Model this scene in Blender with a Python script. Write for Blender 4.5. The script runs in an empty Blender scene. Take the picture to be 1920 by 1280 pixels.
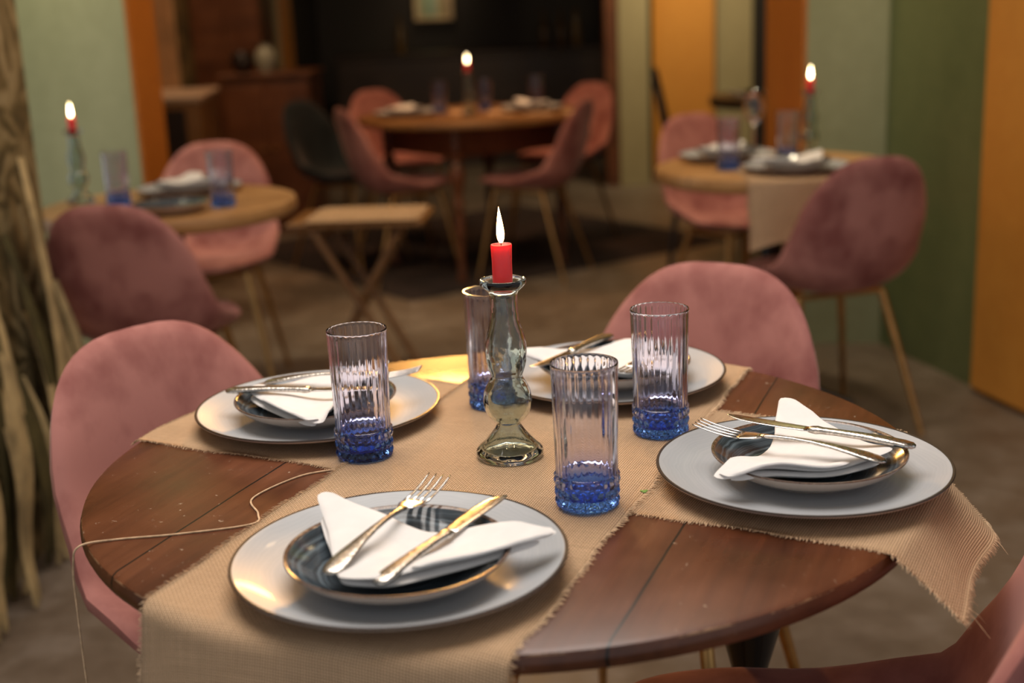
import bpy, math, random
from mathutils import Vector, Matrix

random.seed(7)
SC = bpy.context.scene
COL = SC.collection
PI = math.pi
TZ = 0.75                                    # height of the laid table top

# ------------------------------------------------------------------ camera
cam_d = bpy.data.cameras.new('camera')
cam_d.sensor_width = 36.0
cam_d.lens = 36.0 * 2441.36 / 1920.0
cam_d.clip_start = 0.05
cam_d.clip_end = 60
cam_d.dof.use_dof = True
cam_d.dof.focus_distance = 1.43
cam_d.dof.aperture_fstop = 2.9
cam_d.dof.aperture_blades = 0
cam = bpy.data.objects.new('camera', cam_d)
COL.objects.link(cam)
cam.matrix_world = (Matrix.Translation((0, 0, TZ + 0.50758)) @
                    Matrix.Rotation(math.radians(90 - 14.5495), 4, 'X') @
                    Matrix.Rotation(math.radians(-2.3646), 4, 'Z'))
SC.camera = cam

# ------------------------------------------------------------------ world and light
SC.view_settings.view_transform = 'Standard'
SC.view_settings.look = 'None'
SC.view_settings.exposure = 0.16
SC.view_settings.gamma = 1.0
SC.view_settings.use_curve_mapping = False
SC.cycles.max_bounces = 14
SC.cycles.transmission_bounces = 12
SC.cycles.transparent_max_bounces = 12
SC.cycles.glossy_bounces = 6
SC.cycles.diffuse_bounces = 4
SC.cycles.sample_clamp_indirect = 4.0
SC.cycles.blur_glossy = 0.5
SC.cycles.use_denoising = True

W = bpy.data.worlds.new('world')
SC.world = W
W.use_nodes = True
W.node_tree.nodes['Background'].inputs[0].default_value = (0.95, 0.97, 1.0, 1)
W.node_tree.nodes['Background'].inputs[1].default_value = 0.42


def area(name, loc, target, size, power, col, spread=180, sy=None):
    d = bpy.data.lights.new(name, 'AREA')
    d.energy = power
    d.color = col
    d.size = size
    if sy:
        d.shape = 'RECTANGLE'
        d.size_y = sy
    d.spread = math.radians(spread)
    o = bpy.data.objects.new(name, d)
    COL.objects.link(o)
    o.location = loc
    o.rotation_euler = (Vector(target) - Vector(loc)).to_track_quat('-Z', 'Y').to_euler()
    return o


area('ceiling_panel_light', (-0.15, 1.75, 2.85), (-0.1, 1.45, 0.75), 1.7, 32, (1.0, 0.92, 0.85), 140)
area('aisle_ceiling_light', (0.0, 3.9, 2.85), (0.0, 3.9, 0), 0.9, 5, (1.0, 0.70, 0.42), 150)
area('left_wall_light', (-1.75, 4.55, 2.9), (-1.75, 5.0, 1.2), 0.25, 10, (1.0, 0.86, 0.60), 90)
area('right_wall_light', (1.1, 4.25, 2.9), (1.22, 4.62, 1.2), 0.25, 7, (1.0, 0.84, 0.58), 100)
area('pendant_spot_light', (-0.28, 4.8, 1.64), (-0.10, 1.75, 0.75), 0.24, 1.7, (1.0, 0.47, 0.11), 40)
area('added_picture_fill', (-0.575, 11.6, 1.85), (-0.575, 11.97, 1.3), 0.12, 0.5, (1.0, 0.8, 0.5), 90)  # added fill to brighten the framed print; no real fixture hangs here
area('far_right_light', (1.3, 7.7, 2.8), (1.25, 9.2, 1.2), 0.4, 20, (1.0, 0.80, 0.50), 120)
area('far_left_light', (-1.6, 6.6, 2.8), (-1.6, 7.4, 0.6), 0.3, 9, (1.0, 0.66, 0.38), 120)
area('far_table_light', (-0.1, 6.5, 2.6), (-0.1, 6.5, 0.7), 0.4, 5, (1.0, 0.52, 0.24), 80)


# ------------------------------------------------------------------ object helpers
def obj(name, mesh_data, mat, parent=None, smooth=True, loc=(0, 0, 0), rot=0.0):
    v, f = mesh_data[0], mesh_data[1]
    me = bpy.data.meshes.new(name)
    me.from_pydata([tuple(p) for p in v], [], f)
    if len(mesh_data) > 2 and mesh_data[2]:
        uvl = me.uv_layers.new(name='UVMap')
        for lp in me.loops:
            uvl.data[lp.index].uv = mesh_data[2][lp.vertex_index]
    me.validate()
    me.update()
    if smooth:
        me.shade_smooth()
        if smooth != 'all':
            try:
                me.set_sharp_from_angle(angle=math.radians(38))
            except Exception:
                pass
    me.materials.append(mat)
    o = bpy.data.objects.new(name, me)
    COL.objects.link(o)
    if parent is not None:
        o.parent = parent
    o.location = loc
    o.rotation_euler = (0, 0, rot)
    return o


def tag(o, label, cat, group=None):
    o['label'] = label
    o['category'] = cat
    if group:
        o['group'] = group
    return o


def thing(name, label, cat, loc=(0, 0, 0), rot=0.0, group=None):
    o = bpy.data.objects.new(name, None)
    o.empty_display_size = 0.05
    COL.objects.link(o)
    o.location = loc
    o.rotation_euler = (0, 0, rot)
    return tag(o, label, cat, group)


def struct(o):
    o['kind'] = 'structure'
    return o


def dup(root, loc, rot, label, group=None):
    r = root.copy()
    COL.objects.link(r)
    r.location = loc
    r.rotation_euler = (0, 0, rot)
    r['label'] = label
    if group:
        r['group'] = group
    for ch in list(root.children):
        c = ch.copy()
        COL.objects.link(c)
        c.parent = r
        for g in list(ch.children):
            d = g.copy()
            COL.objects.link(d)
            d.parent = c
    return r


# ------------------------------------------------------------------ mesh helpers: each returns (verts, faces)
def join(*parts):
    V, F = [], []
    for p in parts:
        n = len(V)
        V += [tuple(q) for q in p[0]]
        F += [tuple(i + n for i in f) for f in p[1]]
    return V, F


def xf(m, part):
    return [tuple(m @ Vector(p)) for p in part[0]], part[1]


def box(x0, x1, y0, y1, z0, z1, b=0.0):
    if b <= 0:
        v = [(x, y, z) for z in (z0, z1) for y in (y0, y1) for x in (x0, x1)]
        return v, [(0, 2, 3, 1), (4, 5, 7, 6), (0, 1, 5, 4), (2, 6, 7, 3), (0, 4, 6, 2), (1, 3, 7, 5)]
    ring = [(x0 + b, y0), (x1 - b, y0), (x1, y0 + b), (x1, y1 - b), (x1 - b, y1), (x0 + b, y1), (x0, y1 - b), (x0, y0 + b)]
    cx, cy = (x0 + x1) / 2, (y0 + y1) / 2
    ins = [(cx + (x - cx) * (1 - 2 * b / (x1 - x0)), cy + (y - cy) * (1 - 2 * b / (y1 - y0))) for x, y in ring]
    v = ([(x, y, z0) for x, y in ins] + [(x, y, z0 + b) for x, y in ring] +
         [(x, y, z1 - b) for x, y in ring] + [(x, y, z1) for x, y in ins])
    f = [tuple(range(7, -1, -1)), tuple(range(24, 32))]
    for k in range(3):
        for i in range(8):
            j = (i + 1) % 8
            f.append((k * 8 + i, k * 8 + j, k * 8 + 8 + j, k * 8 + 8 + i))
    return v, f


def lathe(prof, n=48, fr=None):
    """prof: (r, z) from bottom to top; fr(r, z, a, k) may change the radius"""
    V, F, rows = [], [], []
    for k, (r, z) in enumerate(prof):
        if r < 1e-6:
            rows.append([len(V)])
            V.append((0, 0, z))
        else:
            row = []
            for i in range(n):
                a = 2 * PI * i / n
                rr = fr(r, z, a, k) if fr else r
                row.append(len(V))
                V.append((rr * math.cos(a), rr * math.sin(a), z))
            rows.append(row)
    for a, b in zip(rows[:-1], rows[1:]):
        if len(a) == 1 and len(b) == 1:
            continue
        for i in range(n):
            j = (i + 1) % n
            if len(a) == 1:
                F.append((a[0], b[j], b[i]))
            elif len(b) == 1:
                F.append((a[i], a[j], b[0]))
            else:
                F.append((a[i], a[j], b[j], b[i]))
    return V, F


def spline(pts, n):
    """Catmull-Rom through pts, n samples per span"""
    P = [Vector(p) for p in pts]
    P = [P[0] * 2 - P[1]] + P + [P[-1] * 2 - P[-2]]
    out = []
    for i in range(1, len(P) - 2):
        for k in range(n):
            t = k / n
            a, b, c, d = P[i - 1], P[i], P[i + 1], P[i + 2]
            out.append(0.5 * ((2 * b) + (c - a) * t + (2 * a - 5 * b + 4 * c - d) * t * t + (3 * b - a - 3 * c + d) * t ** 3))
    out.append(P[-2])
    return out


def tube(pts, rad, n=8, cap=True):
    P = [Vector(p) for p in pts]
    R = rad if isinstance(rad, (list, tuple)) else [rad] * len(P)
    V, F = [], []
    up = Vector((0, 0, 1))
    for i, p in enumerate(P):
        t = (P[min(i + 1, len(P) - 1)] - P[max(i - 1, 0)]).normalized()
        u = up - t * up.dot(t)
        if u.length < 1e-3:
            u = Vector((1, 0, 0)) - t * t.x
        u.normalize()
        up = u
        w = t.cross(u)
        for k in range(n):
            a = 2 * PI * k / n
            V.append(tuple(p + (u * math.cos(a) + w * math.sin(a)) * R[i]))
    for i in range(len(P) - 1):
        for k in range(n):
            j = (k + 1) % n
            F.append((i * n + k, i * n + j, (i + 1) * n + j, (i + 1) * n + k))
    if cap:
        F.append(tuple(range(n - 1, -1, -1)))
        m = (len(P) - 1) * n
        F.append(tuple(range(m, m + n)))
    return V, F


def loft(st, n=12):
    """stations along x: (x, y, z, half width, half thickness)"""
    V, F = [], []
    for x, y, z, hw, ht in st:
        for k in range(n):
            a = 2 * PI * k / n
            c, s = math.cos(a), math.sin(a)
            V.append((x, y + hw * math.copysign(abs(c) ** 0.8, c), z + ht * math.copysign(abs(s) ** 0.8, s)))
    m = len(st)
    for i in range(m - 1):
        for k in range(n):
            j = (k + 1) % n
            F.append((i * n + k, (i + 1) * n + k, (i + 1) * n + j, i * n + j))
    F.append(tuple(range(n)))
    F.append(tuple(range(m * n - 1, (m - 1) * n - 1, -1)))
    return V, F


def slab(outline, thick, zf, rings=9, power=8, res=72):
    """soft pillow slab: star-shaped outline about its centroid, rounded rim, laid along the height zf(x, y)"""
    cx = sum(p[0] for p in outline) / len(outline)
    cy = sum(p[1] for p in outline) / len(outline)
    pts = []
    L = len(outline)
    per = [math.dist(outline[i], outline[(i + 1) % L]) for i in range(L)]
    tot = sum(per)
    for k in range(res):
        d = tot * k / res
        i = 0
        while d > per[i]:
            d -= per[i]
            i += 1
        t = d / per[i]
        a, b = outline[i], outline[(i + 1) % L]
        pts.append((a[0] + (b[0] - a[0]) * t, a[1] + (b[1] - a[1]) * t))
    pts = [tuple((pts[k - 1][c] + 2 * pts[k][c] + pts[(k + 1) % res][c]) / 4 for c in (0, 1)) for k in range(res)]
    V, F = [], []
    for side in (1, -1):
        base = len(V)
        V.append((cx, cy, zf(cx, cy) + side * thick))
        for r in range(1, rings + 1):
            q = 1 - (1 - r / rings) ** 1.6
            h = thick * math.sqrt(max(0, 1 - q ** power)) if r < rings else 0
            for p in pts:
                x, y = cx + (p[0] - cx) * q, cy + (p[1] - cy) * q
                V.append((x, y, zf(x, y) + side * h))
        for k in range(res):
            j = (k + 1) % res
            F.append((base, base + 1 + k, base + 1 + j)[::side])
            for r in range(rings - 1):
                a = base + 1 + r * res
                F.append((a + k, a + res + k, a + res + j, a + j)[::side])
    return V, F


# ------------------------------------------------------------------ materials
class NT:
    def __init__(s, name):
        s.m = bpy.data.materials.new(name)
        s.m.use_nodes = True
        s.t = s.m.node_tree
        s.b = s.t.nodes['Principled BSDF']

    def n(s, kind, ins=None, **kw):
        nd = s.t.nodes.new(kind)
        for k, v in kw.items():
            setattr(nd, k, v)
        for k, v in (ins or {}).items():
            s.set(nd.inputs[k], v)
        return nd

    def set(s, sock, v):
        if isinstance(v, bpy.types.NodeSocket):
            s.t.links.new(v, sock)
        elif isinstance(v, bpy.types.Node):
            s.t.links.new(v.outputs[0], sock)
        else:
            if isinstance(v, (tuple, list)) and len(v) == 3 and sock.type == 'RGBA':
                v = (*v, 1)
            sock.default_value = v

    def math(s, op, a, b=0.0, c=None):
        nd = s.n('ShaderNodeMath', {0: a, 1: b}, operation=op)
        if c is not None:
            s.set(nd.inputs[2], c)
        return nd.outputs[0]

    def mix(s, f, a, b, mode='MIX'):
        nd = s.n('ShaderNodeMix', data_type='RGBA', blend_type=mode)
        s.set(nd.inputs['Factor'], f)
        s.set(nd.inputs[6], a)
        s.set(nd.inputs[7], b)
        return nd.outputs[2]

    def ramp(s, f, stops):
        nd = s.n('ShaderNodeValToRGB', {0: f})
        el = nd.color_ramp.elements
        while len(el) < len(stops):
            el.new(0.5)
        for e, (p, c) in zip(el, stops):
            e.position = p
            e.color = (*c, 1) if len(c) == 3 else c
        return nd.outputs[0]

    def obj(s):
        return s.n('ShaderNodeTexCoord').outputs['Object']

    def uv(s):
        return s.n('ShaderNodeTexCoord').outputs['UV']

    def sep(s, v):
        return s.n('ShaderNodeSeparateXYZ', {0: v}).outputs

    def scale(s, v, sc):
        nd = s.n('ShaderNodeMapping', {0: v})
        nd.inputs['Scale'].default_value = sc
        return nd.outputs[0]

    def noise(s, v, scale, detail=4, rough=0.55):
        return s.n('ShaderNodeTexNoise', {'Vector': v, 'Scale': scale, 'Detail': detail, 'Roughness': rough}).outputs[0]

    def bump(s, h, dist=0.001, strength=0.5):
        nd = s.n('ShaderNodeBump', {'Height': h, 'Distance': dist, 'Strength': strength})
        s.set(s.b.inputs['Normal'], nd)

    def set_b(s, **kw):
        for k, v in kw.items():
            s.set(s.b.inputs[k.replace('_', ' ')], v)
        return s.m


def plain(name, col, rough=0.5, metal=0.0, var=0.12, sc=8.0, **kw):
    t = NT(name)
    nz = t.noise(t.obj(), sc)
    lo = tuple(c * (1 - var * 1.5) for c in col)
    hi = tuple(min(1, c * (1 + var * 1.5)) for c in col)
    t.set_b(Base_Color=t.ramp(nz, [(0.3, lo), (0.7, hi)]), Roughness=rough, Metallic=metal)
    t.set_b(**kw)
    return t.m


def wall_paint(name, a, b, rough=0.45, sc=1.6):
    t = NT(name)
    v = t.obj()
    n1 = t.noise(t.scale(v, (1, 1, 0.35)), sc, 5, 0.6)
    n2 = t.noise(v, 18, 3)
    col = t.ramp(t.math('ADD', t.math('MULTIPLY', n1, 0.8), t.math('MULTIPLY', n2, 0.2)), [(0.36, a), (0.64, b)])
    t.set_b(Base_Color=col, Roughness=rough)
    t.bump(n2, 0.004, 0.25)
    return t.m


M = {}
M['green'] = wall_paint('sage_green_plaster', (0.25, 0.265, 0.135), (0.365, 0.38, 0.22), 0.4)
M['deep_green'] = wall_paint('moss_green_plaster', (0.085, 0.115, 0.045), (0.15, 0.18, 0.075), 0.38)
M['orange'] = wall_paint('orange_plaster', (0.42, 0.14, 0.02), (0.56, 0.21, 0.035), 0.4)
M['gold_wall'] = wall_paint('golden_orange_plaster', (0.52, 0.21, 0.03), (0.66, 0.30, 0.05), 0.42)
M['beige'] = wall_paint('pale_olive_plaster', (0.30, 0.25, 0.13), (0.40, 0.34, 0.19), 0.5)
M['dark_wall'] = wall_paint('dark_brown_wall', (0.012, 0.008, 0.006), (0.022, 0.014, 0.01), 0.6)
M['ceiling'] = wall_paint('ceiling_plaster', (0.50, 0.47, 0.42), (0.58, 0.55, 0.5), 0.7)


def floor_mat():
    t = NT('worn_concrete_floor')
    v = t.obj()
    n1 = t.noise(v, 1.3, 6, 0.62)
    n2 = t.noise(v, 7, 6, 0.65)
    n3 = t.noise(v, 40, 3)
    f = t.math('ADD', t.math('MULTIPLY', n1, 0.6), t.math('MULTIPLY', n2, 0.4))
    col = t.ramp(f, [(0.34, (0.085, 0.058, 0.038)), (0.52, (0.15, 0.112, 0.08)), (0.68, (0.25, 0.205, 0.165))])
    sc = t.math('MULTIPLY', t.math('GREATER_THAN', t.noise(v, 5.5, 4, 0.6), 0.69), 0.35)
    col = t.mix(sc, col, (0.42, 0.37, 0.32))
    t.set_b(Base_Color=col, Roughness=t.ramp(n2, [(0.3, (0.35,) * 3), (0.7, (0.6,) * 3)]))
    t.bump(t.math('ADD', n2, t.math('MULTIPLY', n3, 0.3)), 0.003, 0.4)
    return t.m


M['floor'] = floor_mat()


def velvet(name, a, b):
    t = NT(name)
    v = t.obj()
    n1 = t.noise(v, 5.0, 3, 0.55)
    n2 = t.noise(t.scale(v, (1, 1, 0.6)), 16, 4, 0.6)
    n3 = t.noise(v, 420, 2)
    f = t.math('ADD', t.math('MULTIPLY', n1, 0.65), t.math('MULTIPLY', n2, 0.35))
    t.set_b(Base_Color=t.ramp(f, [(0.40, a), (0.56, b)]), Roughness=0.85)
    t.b.inputs['Sheen Weight'].default_value = 0.3
    t.b.inputs['Sheen Roughness'].default_value = 0.35
    t.b.inputs['Sheen Tint'].default_value = (1.0, 0.70, 0.60, 1)
    t.b.inputs['Specular IOR Level'].default_value = 0.15
    t.bump(t.math('ADD', t.math('MULTIPLY', n2, 1.0), t.math('MULTIPLY', n3, 0.12)), 0.002, 0.3)
    return t.m


M['velvet'] = velvet('dusty_pink_velvet', (0.25, 0.085, 0.076), (0.45, 0.195, 0.168))
M['teal_velvet'] = velvet('dark_teal_velvet', (0.008, 0.013, 0.016), (0.015, 0.022, 0.027))
M['gold'] = plain('brushed_gold_metal', (0.55, 0.32, 0.12), 0.32, 1.0, 0.1, 30)
M['black'] = plain('black_lacquer', (0.012, 0.010, 0.009), 0.22, 0.0, 0.2, 10)


def wood(name, dark, mid, light, rough, seams=(), ang=0.0, grain=1.0, scratch=True, edge_r=0.0):
    """long-grained wood along the local x axis turned by ang; seams are joints at these offsets across the grain"""
    t = NT(name)
    mp = t.n('ShaderNodeMapping', {0: t.obj()})
    mp.inputs['Rotation'].default_value = (0, 0, -ang)
    v = mp.outputs[0]
    g = t.noise(t.scale(v, (1.2 * grain, 16 * grain, 16 * grain)), 2.2, 8, 0.65)
    bl = t.noise(v, 4.5 * grain, 4, 0.6)
    f = t.math('ADD', t.math('MULTIPLY', g, 0.5), t.math('MULTIPLY', bl, 0.5))
    col = t.ramp(f, [(0.33, dark), (0.5, mid), (0.68, light)])
    y = t.sep(v)[1]
    for s in seams:
        d = t.math('ABSOLUTE', t.math('SUBTRACT', t.math('ADD', y, t.math('MULTIPLY', t.math('SUBTRACT', bl, 0.5), 0.006)), s))
        col = t.mix(t.math('LESS_THAN', d, 0.0013), col, tuple(c * 0.12 for c in dark))
    if scratch:
        sc = t.noise(t.scale(v, (1, 1, 1)), 95, 5, 0.75)
        big = t.noise(v, 9, 2)
        fl = t.math('MULTIPLY', t.math('GREATER_THAN', sc, 0.655), t.math('GREATER_THAN', big, 0.50))
        col = t.mix(t.math('MULTIPLY', fl, 0.65), col, (0.5, 0.38, 0.28))
    if edge_r:
        x0, y0, z0 = t.sep(t.obj())
        rr = t.math('SQRT', t.math('ADD', t.math('MULTIPLY', x0, x0), t.math('MULTIPLY', y0, y0)))
        wn = t.noise(t.obj(), 26, 5, 0.7)
        wear = t.math('MULTIPLY', t.math('GREATER_THAN', t.math('ADD', rr, t.math('MULTIPLY', wn, 0.007)), edge_r + 0.0015), t.math('GREATER_THAN', z0, TZ - 0.004))
        col = t.mix(t.math('MULTIPLY', wear, 0.7), col, (0.40, 0.22, 0.11))
    t.set_b(Base_Color=col, Roughness=t.ramp(bl, [(0.3, (rough - 0.07,) * 3), (0.7, (rough + 0.08,) * 3)]))
    t.bump(t.math('ADD', g, t.math('MULTIPLY', bl, 0.5)), 0.0012, 0.35)
    return t.m


RUN_ANG = math.atan2(0.93, 0.366)
M['table'] = wood('worn_red_brown_table_wood', (0.045, 0.013, 0.005), (0.102, 0.030, 0.011), (0.175, 0.058, 0.023), 0.31,
                  (0.245, -0.245), RUN_ANG, edge_r=0.472)
M['oak'] = wood('honey_oak_wood', (0.28, 0.13, 0.04), (0.44, 0.23, 0.085), (0.55, 0.32, 0.14), 0.42, (0.11, -0.12), 0.3, 0.8, False)
M['redwood'] = wood('dark_red_wood', (0.06, 0.019, 0.007), (0.125, 0.040, 0.013), (0.19, 0.068, 0.023), 0.4, (), 0, 1, False)
M['pine_top'] = wood('pale_worn_wood', (0.30, 0.19, 0.12), (0.42, 0.28, 0.19), (0.52, 0.37, 0.26), 0.5, (), 0, 1, False)
M['brown_wood'] = wood('golden_brown_wood', (0.13, 0.055, 0.015), (0.21, 0.095, 0.028), (0.28, 0.14, 0.05), 0.42, (), 0, 1, False)
M['black_wood'] = wood('near_black_wood', (0.012, 0.006, 0.004), (0.022, 0.011, 0.007), (0.035, 0.018, 0.012), 0.4, (), 0, 1, False)


def burlap_mat(name, uv=True):
    t = NT(name)
    co = t.uv()
    wob = t.noise(t.scale(co, (1, 1, 1)), 38, 3)
    sx, sy, _ = t.sep(co)
    pitch = 2 * PI / 0.0026
    wx = t.math('ADD', t.math('MULTIPLY', sx, pitch), t.math('MULTIPLY', wob, 3.0))
    wy = t.math('ADD', t.math('MULTIPLY', sy, pitch), t.math('MULTIPLY', wob, 2.6))
    hx, hy = t.math('SINE', wx), t.math('SINE', wy)
    par = t.math('MULTIPLY', t.math('SINE', t.math('MULTIPLY', wx, 0.5)), t.math('SINE', t.math('MULTIPLY', wy, 0.5)))
    h = t.math('MAXIMUM', t.math('ADD', hx, t.math('MULTIPLY', par, 0.5)), t.math('SUBTRACT', hy, t.math('MULTIPLY', par, 0.5)))
    slub = t.noise(t.scale(co, (500, 14, 1)), 1.0, 3)
    slub2 = t.noise(t.scale(co, (14, 500, 1)), 1.0, 3)
    big = t.noise(co, 9, 4)
    c1 = t.ramp(t.math('ADD', t.math('MULTIPLY', h, 0.36), 0.32), [(0.16, (0.17, 0.095, 0.05)), (0.40, (0.66, 0.435, 0.262)), (0.75, (0.84, 0.60, 0.40))])
    va = t.math('ADD', t.math('MULTIPLY', slub, 0.4), t.math('ADD', t.math('MULTIPLY', slub2, 0.35), t.math('MULTIPLY', big, 0.35)))
    col = t.mix(1.0, c1, t.ramp(va, [(0.35, (0.74, 0.72, 0.68)), (0.72, (1.1, 1.08, 1.04))]), 'MULTIPLY')
    t.set_b(Base_Color=col, Roughness=0.92)
    t.b.inputs['Specular IOR Level'].default_value = 0.15
    t.bump(h, 0.0009, 0.8)
    return t.m


M['burlap'] = burlap_mat('woven_burlap')
M['thread'] = plain('jute_thread', (0.64, 0.44, 0.27), 0.9, 0, 0.2, 120)


def charger_mat():
    t = NT('grey_blue_glaze')
    v = t.obj()
    x, y, z = t.sep(v)
    r = t.math('SQRT', t.math('ADD', t.math('MULTIPLY', x, x), t.math('MULTIPLY', y, y)))
    n0 = t.noise(v, 9, 3)
    ring = t.noise(t.n('ShaderNodeCombineXYZ', {0: t.math('ADD', t.math('MULTIPLY', r, 260), t.math('MULTIPLY', n0, 9))}), 1.0, 3)
    body = t.ramp(t.math('ADD', t.math('MULTIPLY', ring, 0.7), t.math('MULTIPLY', n0, 0.3)), [(0.32, (0.36, 0.385, 0.415)), (0.68, (0.45, 0.465, 0.485))])
    edge = t.math('GREATER_THAN', t.math('ADD', r, t.math('MULTIPLY', n0, 0.0012)), 0.1528)
    col = t.mix(edge, body, (0.035, 0.022, 0.016))
    nz = t.sep(t.n('ShaderNodeNewGeometry').outputs['True Normal'])[2]
    col = t.mix(t.math('LESS_THAN', nz, -0.35), col, (0.42, 0.34, 0.29))
    t.set_b(Base_Color=col, Roughness=0.42)
    t.b.inputs['Specular IOR Level'].default_value = 0.32
    t.b.inputs['Coat Weight'].default_value = 0.12
    t.b.inputs['Coat Roughness'].default_value = 0.08
    return t.m


def bowl_mat():
    t = NT('dark_blue_brushed_glaze')
    v = t.obj()
    x, y, z = t.sep(v)
    r = t.math('SQRT', t.math('ADD', t.math('MULTIPLY', x, x), t.math('MULTIPLY', y, y)))
    n0 = t.noise(v, 12, 3)
    ring = t.noise(t.n('ShaderNodeCombineXYZ', {0: t.math('ADD', t.math('MULTIPLY', r, 230), t.math('MULTIPLY', n0, 5))}), 1.0, 2)
    body = t.ramp(ring, [(0.36, (0.018, 0.024, 0.030)), (0.5, (0.055, 0.072, 0.088)), (0.66, (0.14, 0.18, 0.21))])
    sp = t.noise(v, 260, 4, 0.8)
    rimc = t.ramp(sp, [(0.35, (0.055, 0.03, 0.02)), (0.6, (0.20, 0.12, 0.08)), (0.75, (0.42, 0.30, 0.22))])
    edge = t.math('GREATER_THAN', t.math('ADD', r, t.math('MULTIPLY', n0, 0.003)), 0.1002)
    col = t.mix(edge, body, rimc)
    nz = t.sep(t.n('ShaderNodeNewGeometry').outputs['True Normal'])[2]
    col = t.mix(t.math('LESS_THAN', nz, -0.25), col, (0.46, 0.38, 0.32))
    t.set_b(Base_Color=col, Roughness=0.15)
    t.b.inputs['Coat Weight'].default_value = 0.3
    t.b.inputs['Coat Roughness'].default_value = 0.06
    return t.m


M['charger'] = charger_mat()
M['bowl'] = bowl_mat()


def cloth_mat():
    t = NT('white_cotton_cloth')
    v = t.obj()
    n = t.noise(v, 35, 4)
    w = t.noise(v, 900, 2)
    t.set_b(Base_Color=t.ramp(n, [(0.3, (0.80, 0.775, 0.76)), (0.7, (0.86, 0.84, 0.825))]), Roughness=0.85)
    t.b.inputs['Sheen Weight'].default_value = 0.2
    t.bump(t.math('ADD', t.math('MULTIPLY', n, 2.0), t.math('MULTIPLY', w, 0.2)), 0.0008, 0.4)
    return t.m


M['cloth'] = cloth_mat()


def silver_mat():
    t = NT('polished_silver')
    v = t.obj()
    n = t.noise(v, 220, 3)
    s = t.n('ShaderNodeTexVoronoi', {'Vector': v, 'Scale': 330.0}).outputs[0]
    t.set_b(Base_Color=(0.76, 0.73, 0.70), Metallic=1.0, Roughness=t.ramp(n, [(0.3, (0.12,) * 3), (0.7, (0.26,) * 3)]))
    return t.m, s


M['silver'] = silver_mat()[0]


def ornate_mat():
    t = NT('ornate_worn_silver')
    v = t.obj()
    s = t.n('ShaderNodeTexVoronoi', {'Vector': v, 'Scale': 300.0}).outputs[0]
    t.set_b(Base_Color=t.ramp(s, [(0.1, (0.73, 0.68, 0.63)), (0.75, (0.46, 0.42, 0.37))]), Metallic=1.0, Roughness=0.24)
    t.bump(s, 0.0006, 0.4)
    return t.m


M['ornate'] = ornate_mat()


def tumbler_mat():
    t = NT('blue_tinted_glass')
    z = t.sep(t.obj())[2]
    col = t.ramp(t.math('DIVIDE', z, 0.16), [(0.0, (0.05, 0.22, 0.97)), (0.10, (0.11, 0.32, 0.98)), (0.21, (0.60, 0.64, 0.96)), (0.32, (0.86, 0.86, 0.97)), (1.0, (0.92, 0.905, 0.96))])
    t.set_b(Base_Color=col, Roughness=0.0, IOR=1.48)
    t.b.inputs['Transmission Weight'].default_value = 1.0
    return t.m


def green_glass():
    t = NT('recycled_green_grey_glass')
    n = t.noise(t.obj(), 40, 2)
    t.set_b(Base_Color=(0.70, 0.77, 0.73), Roughness=0.0, IOR=1.52)
    t.b.inputs['Transmission Weight'].default_value = 1.0
    t.bump(n, 0.003, 0.35)
    return t.m


M['tumbler'] = tumbler_mat()
M['holder'] = green_glass()
tg = NT('clear_glass')
tg.set_b(Base_Color=(0.97, 0.97, 0.97), Roughness=0.0, IOR=1.46)
tg.b.inputs['Transmission Weight'].default_value = 1.0
M['clear'] = tg.m
tw = NT('red_candle_wax')
tw.set_b(Base_Color=(0.84, 0.045, 0.05), Roughness=0.42)
tw.b.inputs['Subsurface Weight'].default_value = 0.9
tw.b.inputs['Subsurface Radius'].default_value = (0.02, 0.004, 0.003)
tw.b.inputs['Subsurface Scale'].default_value = 0.6
M['wax'] = tw.m
M['wick'] = plain('charred_wick', (0.02, 0.012, 0.01), 0.9)


def flame_mat():
    t = NT('candle_flame')
    z = t.sep(t.obj())[2]
    lw = t.n('ShaderNodeLayerWeight', {0: 0.35}).outputs['Facing']
    col = t.ramp(lw, [(0.25, (1.0, 0.82, 0.46)), (0.75, (1.0, 0.36, 0.05))])
    stg = t.ramp(t.math('DIVIDE', z, 0.04), [(0.0, (0.25,) * 3), (0.22, (1.0,) * 3), (1.0, (0.7,) * 3)])
    t.t.nodes.remove(t.b)
    em = t.n('ShaderNodeEmission', {0: col, 1: t.math('MULTIPLY', stg, 26.0)})
    t.t.links.new(em.outputs[0], t.t.nodes['Material Output'].inputs[0])
    return t.m


M['flame'] = flame_mat()


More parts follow.
